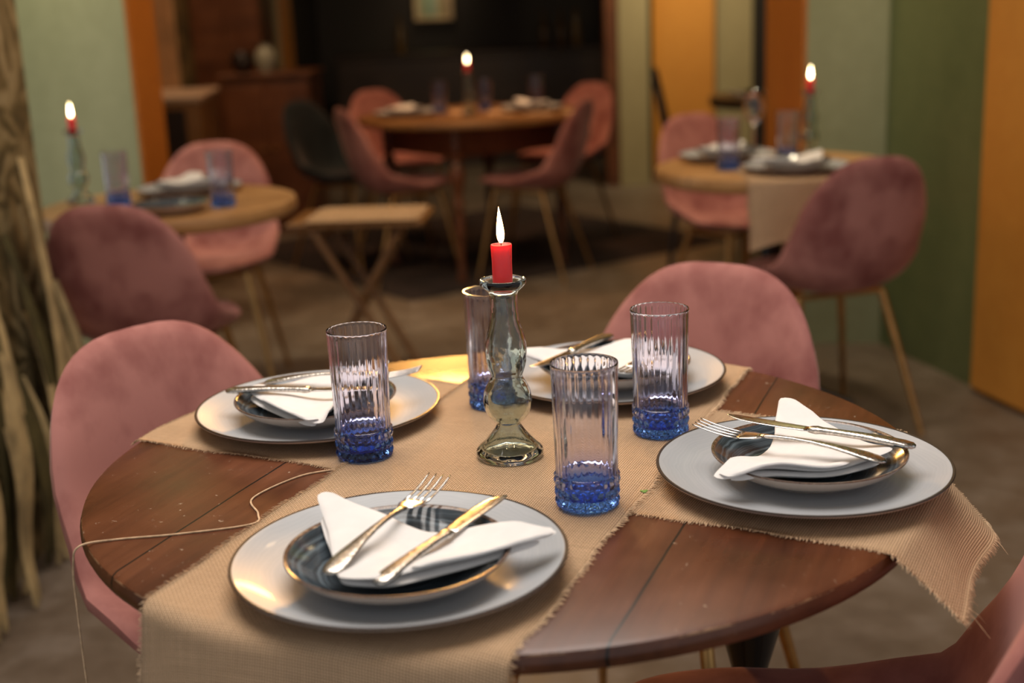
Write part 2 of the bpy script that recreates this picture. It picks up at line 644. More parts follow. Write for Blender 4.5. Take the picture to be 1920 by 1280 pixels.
def mural_mat():
    """wallpaper printed with big dry palm fans: radial blades around scattered centres"""
    t = NT('palm_leaf_mural')
    v = t.obj()
    wob = t.n('ShaderNodeTexNoise', {'Vector': v, 'Scale': 3.0, 'Detail': 3.0})
    vv = t.n('ShaderNodeVectorMath', {0: v, 1: t.n('ShaderNodeVectorMath', {0: wob.outputs['Color'], 1: (0.18, 0.18, 0.18)}, operation='MULTIPLY').outputs[0]}, operation='ADD').outputs[0]
    vo = t.n('ShaderNodeTexVoronoi', {'Vector': vv, 'Scale': 3.2})
    d = t.n('ShaderNodeVectorMath', {0: vv, 1: vo.outputs['Position']}, operation='SUBTRACT').outputs[0]
    dx, dy, dz = t.sep(d)
    ang = t.math('ARCTAN2', dz, t.math('ADD', dy, dx))
    st = t.math('SINE', t.math('ADD', t.math('MULTIPLY', ang, 11.0), t.math('MULTIPLY', t.noise(v, 7, 4), 14.0)))
    f = t.math('ADD', t.math('MULTIPLY', st, 0.17), t.math('ADD', t.math('MULTIPLY', wob.outputs[0], 0.5), t.math('MULTIPLY', t.noise(v, 14, 5), 0.45)))
    c = t.ramp(f, [(0.25, (0.05, 0.035, 0.015)), (0.45, (0.17, 0.12, 0.05)), (0.62, (0.33, 0.25, 0.125)), (0.8, (0.48, 0.38, 0.22))])
    c = t.mix(t.math('MULTIPLY', vo.outputs['Color'], 0.35), c, (0.08, 0.075, 0.025))
    t.set_b(Base_Color=c, Roughness=0.6)
    return t.m


M['mural'] = mural_mat()


def rug_mat(name, a, b):
    t = NT(name)
    v = t.obj()
    n = t.noise(v, 6, 4)
    s = t.math('SINE', t.math('MULTIPLY', t.sep(v)[0], 420))
    t.set_b(Base_Color=t.ramp(n, [(0.35, a), (0.65, b)]), Roughness=0.95)
    t.bump(t.math('ADD', n, t.math('MULTIPLY', s, 0.3)), 0.003, 0.4)
    return t.m


M['rug'] = rug_mat('dark_brown_rug', (0.014, 0.007, 0.006), (0.03, 0.015, 0.012))
M['jute_rug'] = rug_mat('tan_jute_rug', (0.34, 0.20, 0.085), (0.46, 0.29, 0.14))
M['dry_leaf'] = plain('dried_palm_leaf', (0.42, 0.31, 0.15), 0.7, 0, 0.35, 9)
M['dark_leaf'] = plain('dark_olive_leaf', (0.075, 0.060, 0.018), 0.7, 0, 0.35, 9)
M['ceramic'] = plain('white_ceramic', (0.30, 0.29, 0.22), 0.4, 0, 0.05)
M['dark_ceramic'] = plain('black_brown_ceramic', (0.02, 0.012, 0.01), 0.35, 0, 0.1)
M['curtain'] = plain('tan_curtain_fabric', (0.48, 0.27, 0.13), 0.9, 0, 0.2, 5)
M['curtain_dark'] = plain('brown_patterned_fabric', (0.13, 0.078, 0.026), 0.9, 0, 0.5, 7)
M['frame'] = plain('gilt_picture_frame', (0.62, 0.44, 0.25), 0.4, 0.0, 0.2, 30)


def art_mat():
    t = NT('faded_abstract_print')
    v = t.obj()
    x = t.math('ADD', t.math('MULTIPLY', t.sep(v)[0], 3.2), 0.5)
    n = t.noise(v, 7, 3)
    c = t.ramp(t.math('ADD', x, t.math('MULTIPLY', t.math('SUBTRACT', n, 0.5), 0.5)),
               [(0.1, (0.42, 0.38, 0.24)), (0.35, (0.22, 0.34, 0.22)), (0.5, (0.36, 0.42, 0.34)), (0.7, (0.45, 0.36, 0.18)), (0.9, (0.34, 0.24, 0.16))])
    t.set_b(Base_Color=c, Roughness=0.6)
    return t.m


M['art'] = art_mat()
tb = NT('warm_lamp_glass')
tb.set_b(Base_Color=(0.9, 0.6, 0.3), Emission_Color=(1.0, 0.58, 0.22), Emission_Strength=14.0)
M['lamp'] = tb.m
tb = NT('small_warm_bulb')
tb.set_b(Base_Color=(0.9, 0.6, 0.3), Emission_Color=(1.0, 0.66, 0.34), Emission_Strength=60.0)
M['bulb'] = tb.m


# ------------------------------------------------------------------ the setting
def wall(name, p, q, z1, mat, thick=0.1, z0=0.0, side=1):
    p, q = Vector((*p, 0)), Vector((*q, 0))
    d = (q - p)
    L = d.length
    part = box(0, L, 0 if side > 0 else -thick, thick if side > 0 else 0, z0, z1)
    return struct(obj(name, part, mat, smooth=False, loc=p, rot=math.atan2(d.y, d.x)))


H = 3.0
struct(obj('floor', box(-3.2, 3.2, -0.8, 12.4, -0.1, 0.0), M['floor'], smooth=False))
struct(obj('ceiling', box(-3.2, 3.2, -0.8, 12.4, H, H + 0.1), M['ceiling'], smooth=False))
# left side: mural wall running away from the viewer, then the green pier with its orange reveal
wall('wall_left', (-1.172, 1.2), (-1.172, 3.28), H, M['mural'], 0.12, side=1)
wall('wall_left_pier', (-2.6, 5.18), (-1.39, 5.0), H, M['green'], 0.25, side=1)
struct(obj('trim_1', box(-0.006, 0.012, 0.0, 0.245, 0, H, 0.004), M['orange'], smooth=False, loc=(-1.388, 5.004, 0), rot=-0.148))
# right side: green wall, pier face, orange reveal and orange pilaster
wall('wall_right', (1.338, 4.64), (1.80, 2.64), H, M['deep_green'], 0.12, side=1)
wall('wall_right_pier', (1.07, 4.64), (1.345, 4.60), H, M['green'], 0.68, side=1)
struct(obj('trim_2', box(-0.012, 0.006, 0.0, 0.66, 0, H, 0.004), M['orange'], smooth=False, loc=(1.07, 4.645, 0), rot=0.0))
d_ = Vector((1.80 - 1.338, 2.64 - 4.64, 0)).normalized()
pil = Vector((1.345, 4.64, 0)) + d_ * 0.66
struct(obj('trim_3', box(0, 0.85, -0.045, 0.02, 0, H, 0.02), M['gold_wall'], smooth=False, loc=pil, rot=math.atan2(d_.y, d_.x)))
# second partition with the wide opening to the dark room
wall('wall_back_left', (-2.6, 9.0), (-1.47, 9.0), H, M['beige'], 0.30, side=1)
struct(obj('trim_4', box(-0.01, 0.012, 0.0, 0.44, 0, H, 0.004), M['orange'], smooth=False, loc=(-1.468, 9.01, 0)))
wall('wall_back_pillar', (0.80, 9.0), (1.005, 9.0), H, M['beige'], 0.25, side=1)
struct(obj('trim_5', box(-0.09, 0.0, 0.02, 0.24, 0, H, 0.004), M['redwood'], smooth=False, loc=(0.80, 9.0, 0)))
wall('wall_back_orange', (1.06, 9.25), (1.47, 9.15), H, M['gold_wall'], 0.2, side=1)
wall('wall_back_olive', (1.47, 9.5), (1.80, 9.5), H, M['beige'], 0.2, side=1)
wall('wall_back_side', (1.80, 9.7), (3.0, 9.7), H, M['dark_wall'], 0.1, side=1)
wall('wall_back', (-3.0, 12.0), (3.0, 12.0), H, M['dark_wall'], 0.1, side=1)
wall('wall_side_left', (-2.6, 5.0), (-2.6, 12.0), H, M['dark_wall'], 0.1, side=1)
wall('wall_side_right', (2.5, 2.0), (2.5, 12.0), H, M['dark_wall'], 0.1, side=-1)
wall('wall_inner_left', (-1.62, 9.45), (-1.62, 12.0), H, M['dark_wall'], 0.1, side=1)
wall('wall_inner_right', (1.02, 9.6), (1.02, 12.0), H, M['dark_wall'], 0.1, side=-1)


# ------------------------------------------------------------------ chairs
def lerp_tab(tab, t):
    for (a, va), (b, vb) in zip(tab[:-1], tab[1:]):
        if t <= b:
            k = (t - a) / (b - a)
            k = k * k * (3 - 2 * k)
            return va + (vb - va) * k
    return tab[-1][1]


PROF = spline([(0, 0.238, 0.452), (0, 0.19, 0.462), (0, 0.06, 0.448), (0, -0.09, 0.440), (0, -0.175, 0.468),
               (0, -0.222, 0.555), (0, -0.250, 0.68), (0, -0.285, 0.825)], 12)
_cum = [0]
for a_, b_ in zip(PROF[:-1], PROF[1:]):
    _cum.append(_cum[-1] + (b_ - a_).length)


def prof_at(t):
    s = max(0, min(1, t)) * _cum[-1]
    for i in range(len(PROF) - 1):
        if s <= _cum[i + 1] or i == len(PROF) - 2:
            k = (s - _cum[i]) / (_cum[i + 1] - _cum[i])
            return PROF[i].lerp(PROF[i + 1], k), (PROF[i + 1] - PROF[i]).normalized()


W_TAB = [(0, 0.200), (0.25, 0.226), (0.5, 0.232), (0.75, 0.216), (1.0, 0.200)]
C_TAB = [(0, 0.004), (0.2, 0.022), (0.46, 0.080), (0.62, 0.072), (0.8, 0.042), (1.0, 0.012)]


def shell_point(s, t):
    p, tan = prof_at(t)
    nrm = Vector((0, tan.z, -tan.y))
    if nrm.z < 0 and t < 0.4:
        nrm = -nrm
    if t >= 0.4 and nrm.y < 0:
        nrm = -nrm
    w = lerp_tab(W_TAB, t)
    c = lerp_tab(C_TAB, t) * abs(s) ** 2.3
    return Vector((s * w * (1 - 0.06 * c / 0.1), 0, 0)) + p + nrm * c


def shell_mesh(rings=14, res=64, T=0.021):
    def st(rho, th):
        c, s = math.cos(th), math.sin(th)
        n = 3.0 if s > 0 else 3.0
        return (rho * math.copysign(abs(c) ** (2 / n), c), 0.5 + 0.5 * rho * math.copysign(abs(s) ** (2 / n), s))

    def frame(a, b):
        e = 0.012
        du = shell_point(min(1, a + e), b) - shell_point(max(-1, a - e), b)
        dv = shell_point(a, min(1, b + e)) - shell_point(a, max(0, b - e))
        n = du.cross(dv)
        return shell_point(a, b), n.normalized()
    V, F, rim = [], [], []
    for side in (1, -1):
        base = len(V)
        p, n = frame(0, 0.5)
        V.append(p + n * T * side)
        for r in range(1, rings + 1):
            q = 1 - (1 - r / rings) ** 1.5
            h = T * math.sqrt(max(0, 1 - q ** 9))
            for k in range(res):
                p, n = frame(*st(q, 2 * PI * k / res))
                V.append(p + n * h * side)
                if r == rings and side == 1:
                    rim.append(p)
        for k in range(res):
            j = (k + 1) % res
            F.append((base, base + 1 + k, base + 1 + j)[::side])
            for r in range(rings - 1):
                a = base + 1 + r * res
                F.append((a + k, a + res + k, a + res + j, a + j)[::side])
    return V, F


def make_chair(name, label, vel, cat='chair', group=None):
    t = thing(name, label, cat, group=group)
    obj('seat_shell', shell_mesh(), vel, t, smooth='all')
    fr = join(tube([(-0.135, 0.13, 0.424), (0.135, 0.13, 0.424)], 0.009), tube([(-0.135, -0.10, 0.414), (0.135, -0.10, 0.414)], 0.009),
              tube([(-0.135, 0.13, 0.424), (-0.135, -0.10, 0.414)], 0.009), tube([(0.135, 0.13, 0.424), (0.135, -0.10, 0.414)], 0.009))
    obj('under_frame', fr, M['gold'], t)
    for sx in (-1, 1):
        for y0, y1, z0 in ((0.13, 0.205, 0.424), (-0.10, -0.225, 0.414)):
            leg = tube([(sx * 0.135, y0, z0), (sx * 0.165, (y0 * 0.6 + y1 * 0.4), z0 * 0.6), (sx * 0.205, y1, 0.0)], [0.0115, 0.0105, 0.0075], 12)
            obj('leg', leg, M['gold'], t)
    return t


def place_chair(src, top, facing, label, group, first=False):
    """top = where the middle of the back's upper edge is on plan"""
    f = Vector((*facing, 0)).normalized()
    o = Vector((*top, 0)) + f * 0.285
    rot = math.atan2(f.y, f.x) - PI / 2
    if first:
        src.location = o
        src.rotation_euler = (0, 0, rot)
        src['label'] = label
        src['group'] = group
        return src
    return dup(src, o, rot, label, group)


G_MAIN, G_L, G_R, G_B = ('chairs around the laid front table', 'chairs at the left oak table', 'chairs at the right oak table', 'chairs at the far table')
ch0 = make_chair('velvet_chair', '', M['velvet'])
place_chair(ch0, (-0.550, 1.845), (0.72, -0.62), 'pink velvet chair at the left edge of the front table, tucked behind the left plate', G_MAIN, True)
place_chair(ch0, (0.350, 2.135), (-0.33, -0.56), 'pink velvet chair behind the front table, its rounded back above the rear plate', G_MAIN)
place_chair(ch0, (0.512, 1.065), (-0.88, 0.47), 'pink velvet chair cut off by the lower right corner of the photo', G_MAIN)
place_chair(ch0, (-0.98, 3.15), (0.10, 0.99), 'pink velvet chair seen from behind in front of the left oak table', G_L)
place_chair(ch0, (-1.03, 4.67), (0.06, -1.0), 'pink velvet chair facing us behind the left oak table, a blue glass before it', G_L)
place_chair(ch0, (0.995, 3.46), (-0.28, 0.96), 'pink velvet chair seen from behind at the right oak table, beside the green wall', G_R)
place_chair(ch0, (0.715, 5.02), (0.45, -0.85), 'pink velvet chair on the far side of the right oak table, before the orange wall', G_R)
place_chair(ch0, (-0.745, 6.05), (0.92, 0.38), 'pink velvet chair in profile at the near left of the far dark table', G_B)
place_chair(ch0, (0.385, 6.0), (-0.92, 0.36), 'pink velvet chair in profile at the near right of the far dark table', G_B)
place_chair(ch0, (-0.72, 7.35), (0.60, -0.8), 'pink velvet chair behind the far table, left of its candle, only the top showing', G_B)
place_chair(ch0, (0.50, 7.20), (-0.70, -0.7), 'pink velvet chair behind the far table at its right end, only the top showing', G_B)
tc = make_chair('velvet_chair', '', M['teal_velvet'])
place_chair(tc, (-1.04, 6.72), (0.85, -0.5), 'dark teal velvet chair in shadow left of the far table', G_B, True)


# ------------------------------------------------------------------ tables
CEN = Vector((-0.0129, 1.4254, 0))
R_T = 0.472


def round_top(R, th, e=0.006, z1=TZ, n=128):
    return lathe([(0, z1 - th), (R - e * 1.6, z1 - th), (R - e * 0.5, z1 - th + e * 0.5), (R, z1 - th + e * 1.6), (R, z1 - e * 1.5),
                  (R - e * 0.4, z1 - e * 0.4), (R - e * 1.3, z1), (R * 0.6, z1), (R * 0.3, z1), (0, z1)], n)


def turned_leg(h, r):
    pr = [(0, 0), (0.55, 0), (0.7, 0.03), (0.5, 0.07), (0.45, 0.16), (0.62, 0.30), (0.78, 0.42), (0.55, 0.47), (0.85, 0.50), (0.6, 0.53), (0.62, 0.58),
          (1.05, 0.66), (1.12, 0.70), (0.9, 0.75), (0.55, 0.78), (0.95, 0.80), (0.95, 0.82), (0.6, 0.835), (0.9, 0.85), (0.9, 1.0), (0, 1.0)]
    return lathe([(a * r, b * h) for a, b in pr], 20)


def legged_table(name, label, loc, R, th, top_m, leg_m, half, ang, leg_r, apron_h, spots=None):
    t = thing(name, label, 'table', (loc[0], loc[1], 0))
    obj('tabletop', round_top(R, th), top_m, t)
    zt = TZ - th
    ap = [box(-half, half, s * half - 0.011, s * half + 0.011, zt - apron_h, zt, 0.003) for s in (-1, 1)]
    ap += [box(s * half - 0.011, s * half + 0.011, -half, half, zt - apron_h, zt, 0.003) for s in (-1, 1)]
    obj('apron', xf(Matrix.Rotation(ang, 4, 'Z'), join(*ap)), leg_m, t, smooth=False)
    if spots is None:
        spots = [Matrix.Rotation(ang, 4, 'Z') @ Vector((sx * half, sy * half, 0)) for sx in (-1, 1) for sy in (-1, 1)]
    for p in spots:
            obj('leg', xf(Matrix.Translation(p), turned_leg(zt, leg_r)), leg_m, t)
    return t


legged_table('drop_leaf_table', 'large round red-brown wooden table laid for four in the foreground', CEN, R_T, 0.024, M['table'], M['black'], 0.17, RUN_ANG, 0.036, 0.085,
             [Vector((r * math.cos(math.radians(a)), r * math.sin(math.radians(a)), 0)) for a, r in ((15, 0.31), (105, 0.33), (195, 0.31), (262, 0.31))])
legged_table('round_table', 'round dark wooden table on turned legs in the far background', (-0.15, 6.40), 0.55, 0.03, M['brown_wood'], M['redwood'], 0.30, 0.62, 0.034, 0.14)


def pedestal_table(name, label, loc, R, th, top_m, col_m):
    t = thing(name, label, 'table', (loc[0], loc[1], 0))
    obj('tabletop', round_top(R, th, 0.010), top_m, t)
    obj('column', lathe([(0, 0.03), (0.05, 0.03), (0.045, 0.06), (0.033, 0.08), (0.033, TZ - th - 0.03), (0.10, TZ - th - 0.012), (0.10, TZ - th), (0, TZ - th)], 24), col_m, t)
    for k in range(4):
        a = PI / 4 + k * PI / 2 + 0.2
        c, s = math.cos(a), math.sin(a)
        obj('foot', tube([(c * 0.03, s * 0.03, 0.07), (c * 0.14, s * 0.14, 0.045), (c * 0.27, s * 0.27, 0.014)], [0.02, 0.018, 0.014], 10), col_m, t)
    return t


T2, T3, T4 = Vector((-0.96, 3.70, 0)), Vector((0.82, 3.99, 0)), Vector((-0.15, 6.40, 0))
pedestal_table('pedestal_table', 'round oak table at the left between two pink chairs', T2, 0.36, 0.045, M['oak'], M['black'])
pedestal_table('pedestal_table', 'round oak table at the right by the green wall, burlap hanging over its edge', T3, 0.36, 0.045, M['oak'], M['black'])


# ------------------------------------------------------------------ burlap runners
def runner(name, label, D, a0, a1, c0, c1, cen, R, z0, ztop, droop0, droop1, group, na=150, nc=34, fringe=True, seed=1, bump_at=None):
    """strip along D (plan), a = along, c = across; where it leaves the round table it bends down"""
    rnd = random.Random(seed)
    D = Vector((*D, 0)).normalized()
    P = Vector((-D.y, D.x, 0))
    ca, cc = cen.dot(D), cen.dot(P)
    ph = [rnd.uniform(0, 6.28) for _ in range(6)]

    def edge_wob(a, k):
        return 0.0022 * math.sin(a * 23 + ph[k]) + 0.0012 * math.sin(a * 61 + ph[k + 1])

    def pos(a, c):
        rel = c - cc
        half = math.sqrt(max(1e-4, R * R - rel * rel))
        z = z0 + 0.0005 * math.sin(a * 31 + c * 17 + ph[4]) + (bump_at(a, c) if bump_at else 0)
        for sgn, dr in ((1, droop1), (-1, droop0)):
            lim = half - 0.004
            e = sgn * (a - ca) - lim
            if e > 0:
                rb = 0.014
                phi = min(dr, e / rb)
                arc = rb * phi
                rest = max(0.0, e - arc)
                out = rb * math.sin(phi) + rest * math.cos(phi)
                dn = rb * (1 - math.cos(phi)) + rest * math.sin(phi)
                wav = 0.006 * math.sin(c * 30 + ph[2]) * min(1, rest / 0.1)
                q = D * (ca + sgn * (lim + out + wav)) + P * c
                return Vector((q.x, q.y, ztop + z - dn))
        q = D * a + P * c
        return Vector((q.x, q.y, ztop + z))

    V, F, UV = [], [], []
    for side in (0, 1):
        for i in range(na + 1):
            for j in range(nc + 1):
                a = a0 + (a1 - a0) * i / na
                c = c0 + (c1 - c0) * j / nc
                if j == 0:
                    c += edge_wob(a, 0)
                if j == nc:
                    c += edge_wob(a, 2)
                p = pos(a, c)
                V.append(p)
                UV.append((a, c))
    n1 = (na + 1) * (nc + 1)
    # give it thickness along the local normal
    for i in range(na + 1):
        for j in range(nc + 1):
            k = i * (nc + 1) + j
            i2, j2 = (i + 1 if i < na else i - 1), (j + 1 if j < nc else j - 1)
            u = (V[i2 * (nc + 1) + j] - V[k]) * (1 if i < na else -1)
            w = (V[i * (nc + 1) + j2] - V[k]) * (1 if j < nc else -1)
            n = u.cross(w).normalized()
            V[n1 + k] = V[k] - n * 0.0011
    W_ = nc + 1
    for i in range(na):
        for j in range(nc):
            k = i * W_ + j
            F.append((k, k + W_, k + W_ + 1, k + 1))
            k += n1
            F.append((k, k + 1, k + W_ + 1, k + W_))
    for i in range(na):
        for j in (0, nc):
            k = i * W_ + j
            F.append((k, k + n1, k + W_ + n1, k + W_) if j == nc else (k, k + W_, k + W_ + n1, k + n1))
    for j in range(nc):
        for i in (0, na):
            k = i * W_ + j
            F.append((k, k + 1, k + 1 + n1, k + n1) if i else (k, k + n1, k + 1 + n1, k + 1))
    t = thing(name, label, 'table runner', group=group)
    obj('cloth', (V, F, UV), M['burlap'], t, smooth='all')
    if fringe:
        FV, FF = [], []

        def strand(p, q, r=0.00055):
            d = (q - p)
            n = d.cross(Vector((0.3, 0.2, 1))).normalized()
            b = d.cross(n).normalized()
            m = p + d * 0.55 + n * rnd.uniform(-1, 1) * d.length * 0.15 + Vector((0, 0, rnd.uniform(-0.1, 0.6) * d.length * 0.3))
            k = len(FV)
            for c, rr in ((p, r), (m, r * 0.9), (q, r * 0.4)):
                for a in range(3):
                    FV.append(c + (n * math.cos(a * 2.1) + b * math.sin(a * 2.1)) * rr)
            for s in range(2):
                for a in range(3):
                    e = (a + 1) % 3
                    FF.append((k + s * 3 + a, k + s * 3 + e, k + s * 3 + 3 + e, k + s * 3 + 3 + a))
        st = 0.0021
        for c, sg, kk in ((c0, -1, 0), (c1, 1, 2)):
            for i in range(int((a1 - a0) / st)):
                a = a0 + i * st
                cw = c + edge_wob(a, kk)
                L = rnd.uniform(0.003, 0.0075)
                strand(pos(a, cw - sg * 0.001), pos(a + rnd.uniform(-1, 1) * 0.002, cw + sg * L))
        for a, sg in ((a0, -1), (a1, 1)):
            for i in range(int((c1 - c0) / st)):
                c = c0 + i * st
                L = rnd.uniform(0.003, 0.008)
                strand(pos(a - sg * 0.001, c), pos(a + sg * L, c + rnd.uniform(-1, 1) * 0.002))
        for k in range(10):
            a = a1 if k % 2 else a0
            c = rnd.uniform(c0, c1)
            sg = 1 if k % 2 else -1
            strand(pos(a, c), pos(a + sg * rnd.uniform(0.012, 0.03), c + rnd.uniform(-1, 1) * 0.012), 0.0004)
        fo = obj('frayed_edge', (FV, FF), M['thread'], t, smooth=False)
        fo['kind'] = 'stuff'
    return t


D1, D2 = Vector((0.39, 0.92)), Vector((0.886, -0.463))
d1 = D1.normalized()


# across coordinate of runner one runs along (-D.y, D.x): c = -(0.92 x - 0.39 y)
G_RUN = 'burlap runners crossed on the front table'


def ride(a, c):
    """runner one lies over runner two where they cross"""
    q = Vector((d1.x * a - d1.y * c, d1.y * a + d1.x * c))
    d2 = D2.normalized()
    c2 = q.x * -d2.y + q.y * d2.x
    k = min(1, max(0, (c2 - 1.12) / 0.03)) * min(1, max(0, (1.53 - c2) / 0.03))
    return 0.0017 * k


runner('burlap_runner', 'upper burlap runner under the candle holder, hanging over the front edge of the table', (0.39, 0.92), 0.58, 1.805, 0.381, 0.736, CEN, R_T, 0.0014, TZ, 1.40, 1.1, G_RUN, seed=3, bump_at=ride)
runner('burlap_runner', 'lower burlap runner from the left plate to the right plate, its right corner hanging', (0.886, -0.463), -1.140, -0.125, 1.15, 1.50, CEN, R_T, 0.0012, TZ, 0.9, 0.80, G_RUN, seed=5)

# a loose jute string across the bare wood and over the edge
z = TZ + 0.0012
sp = spline([(-0.205, 1.405, z), (-0.247, 1.385, z), (-0.287, 1.324, z), (-0.273, 1.277, z), (-0.276, 1.249, z), (-0.348, 1.231, z), (-0.405, 1.224, z),
             (-0.440, 1.213, z - 0.001), (-0.449, 1.212, TZ - 0.02), (-0.452, 1.215, TZ - 0.07), (-0.448, 1.205, TZ - 0.18), (-0.44, 1.20, TZ - 0.32)], 10)
tag(obj('jute_string', tube(sp, 0.0011, 6), M['thread']), 'loose jute string lying across the bare wood and hanging over the left table edge', 'string')


M['herb'] = plain('green_herb', (0.16, 0.30, 0.05), 0.7)
for x, y, lab in ((0.133, 1.291, 'tiny green herb flake on the burlap between the near tumbler and the right plate'), ):
    fl = lathe([(0, 0), (0.0035, 0.0002), (0.004, 0.0008), (0.002, 0.0014), (0, 0.0015)], 10, lambda r, z, a, k: r * (1 + 0.35 * math.sin(3 * a)))
    tag(obj('herb_flake', fl, M['herb'], loc=(x, y, TZ + 0.0028)), lab, 'herb')


# ------------------------------------------------------------------ tableware
def charger_mesh():
    pr = [(0, 0.0025), (0.088, 0.0025), (0.090, 0.0), (0.098, 0.0), (0.101, 0.003), (0.128, 0.0085), (0.150, 0.0155), (0.1545, 0.0175), (0.1555, 0.0192),
          (0.1548, 0.0203), (0.1530, 0.0203), (0.150, 0.0192), (0.138, 0.0140), (0.122, 0.0095), (0.104, 0.0072), (0.07, 0.0066), (0.03, 0.0065), (0, 0.0065)]
    return lathe(pr, 128)


def bowl_mesh():
    pr = [(0, 0.002), (0.050, 0.002), (0.052, 0.0), (0.057, 0.0), (0.060, 0.003), (0.078, 0.009), (0.093, 0.0175), (0.1005, 0.0245), (0.1025, 0.0272),
          (0.1022, 0.0284), (0.1005, 0.0284), (0.0975, 0.0262), (0.090, 0.0195), (0.076, 0.0118), (0.058, 0.0075), (0.03, 0.006), (0, 0.006)]
    return lathe(pr, 112)


def napkin_height(x, y):
    r = math.hypot(x, y)
    return 0.0175 + 0.0135 * min(1.0, r / 0.1) ** 2 + 0.02 * max(0, r - 0.1)


def napkin(label, loc, rot, group, lift=0.006, flip=1, name='folded_napkin', seed=0):
    """white cloth folded to a triangle; local -y... x = towards the diner, y = across"""
    rnd = random.Random(seed)
    t = thing(name, label, 'napkin', loc, rot, group)
    ph = rnd.uniform(0, 6)

    def zf(off, amp=1.0):
        def f(x, y):
            tip = max(0, abs(y) - 0.085)
            s = (y * flip > 0)
            return napkin_height(x, y) + off + amp * (0.0022 * math.sin(y * 62 + ph + x * 20) + 0.0014 * math.sin(x * 70 + ph)) + tip * (0.16 if s else -0.12) + lift * 0.3
        return f
    k = flip
    low = [(-0.046, 0.108 * k), (-0.030, 0.060 * k), (-0.026, 0.0), (-0.034, -0.055 * k), (-0.044, -0.112 * k), (-0.028, -0.108 * k), (0.030, -0.058 * k), (0.084, -0.016 * k), (0.088, 0.022 * k), (0.03, 0.065 * k), (-0.02, 0.104 * k)]
    top = [(-0.062, 0.118 * k), (-0.052, 0.070 * k), (-0.040, 0.030 * k), (-0.036, 0.0), (-0.040, -0.035 * k), (-0.050, -0.075 * k), (-0.058, -0.122 * k), (-0.046, -0.124 * k), (-0.006, -0.084 * k), (0.040, -0.046 * k),
           (0.086, -0.012 * k), (0.092, 0.004 * k), (0.090, 0.024 * k), (0.050, 0.052 * k), (0.0, 0.084 * k), (-0.046, 0.122 * k)]
    if k < 0:
        low, top = low[::-1], top[::-1]
    obj('under_fold', slab(low, 0.0034, zf(-0.0055, 0.5), res=96), M['cloth'], t, smooth='all')
    obj('upper_fold', slab(top, 0.0036, zf(0.0022), res=96, power=10), M['cloth'], t, smooth='all')
    hem = [(-0.054, -0.118 * k), (-0.040, -0.124 * k), (0.060, -0.036 * k), (0.058, -0.026 * k), (-0.030, -0.098 * k)]
    if k < 0:
        hem = hem[::-1]
    obj('hem_fold', slab(hem, 0.0022, zf(0.0062), rings=5, res=60), M['cloth'], t, smooth='all')
    return t


def align(part, a, b, roll=0.0):
    """lay a piece built along +x (handle end at 0) from a to b"""
    a, b = Vector(a), Vector(b)
    x = (b - a).normalized()
    y = Vector((0, 0, 1)).cross(x).normalized()
    z = x.cross(y)
    m = Matrix((x, y, z)).transposed().to_4x4()
    return Matrix.Translation(a) @ m @ Matrix.Rotation(roll, 4, 'X')


def fork_parts():
    def arch(x):
        return 0.006 * math.sin(PI * min(1, x / 0.15)) - 0.0
    st = []
    for x, hw, ht in [(0.0, 0.003, 0.001), (0.003, 0.0075, 0.0018), (0.010, 0.0100, 0.0022), (0.022, 0.0105, 0.0022), (0.036, 0.0088, 0.0021), (0.055, 0.0062, 0.0020),
                      (0.078, 0.0042, 0.0020), (0.098, 0.0030, 0.0021), (0.116, 0.0028, 0.0021), (0.126, 0.0036, 0.0020), (0.133, 0.0058, 0.0018)]:
        st.append((x, 0, arch(x), hw, ht))
    handle = loft(st, 14)
    palm = [(0.131, 0, arch(0.131), 0.0052, 0.0016), (0.138, 0, arch(0.138) - 0.0008, 0.0098, 0.0014), (0.145, 0, 0.0000, 0.0122, 0.0012), (0.152, 0, -0.0012, 0.0124, 0.0011), (0.157, 0, -0.0016, 0.0122, 0.0010)]
    tines = [loft(palm, 14)]
    for k in range(4):
        y = (k - 1.5) * 0.0072
        tines.append(loft([(x, y * (1 + 0.02 * i), zz, hw, 0.0009) for i, (x, zz, hw) in enumerate(
            [(0.155, -0.0015, 0.0020), (0.166, -0.0016, 0.0017), (0.178, -0.0008, 0.0015), (0.190, 0.0008, 0.0013), (0.202, 0.0032, 0.0009), (0.207, 0.0044, 0.0003)])], 8))
    return handle, join(*tines)


def knife_parts():
    st = [(x, 0, 0.0018 * math.sin(PI * min(1, x / 0.11)), hw, ht) for x, hw, ht in
          [(0.0, 0.003, 0.0015), (0.003, 0.0075, 0.0028), (0.012, 0.0095, 0.0034), (0.030, 0.0085, 0.0036), (0.055, 0.0068, 0.0034), (0.080, 0.0058, 0.0033), (0.098, 0.0056, 0.0034), (0.104, 0.0072, 0.0040), (0.109, 0.0060, 0.0036), (0.112, 0.0064, 0.0026)]]
    handle = loft(st, 14)
    bl = loft([(0.110, 0.0005, 0, 0.0062, 0.0014), (0.118, 0.0008, 0, 0.0082, 0.0012), (0.140, 0.0012, 0, 0.0094, 0.0010), (0.165, 0.0010, 0, 0.0096, 0.0009), (0.185, 0.0000, 0, 0.0086, 0.0008),
               (0.196, -0.0018, 0, 0.0062, 0.0007), (0.203, -0.0040, 0, 0.0030, 0.0005), (0.205, -0.0050, 0, 0.0008, 0.0003)], 12)
    return handle, bl


def cutlery(kind, label, a, b, group, roll=0.0):
    t = thing(kind, label, 'cutlery' if kind == 'spoon' else kind.split('_')[-1], group=group)
    h, e = fork_parts() if kind == 'dinner_fork' else knife_parts()
    obj('handle', h, M['ornate'], t, smooth='all')
    obj('tines' if kind == 'dinner_fork' else 'blade', e, M['silver'], t, smooth='all')
    t.matrix_world = align(None, a, b, roll)
    return t


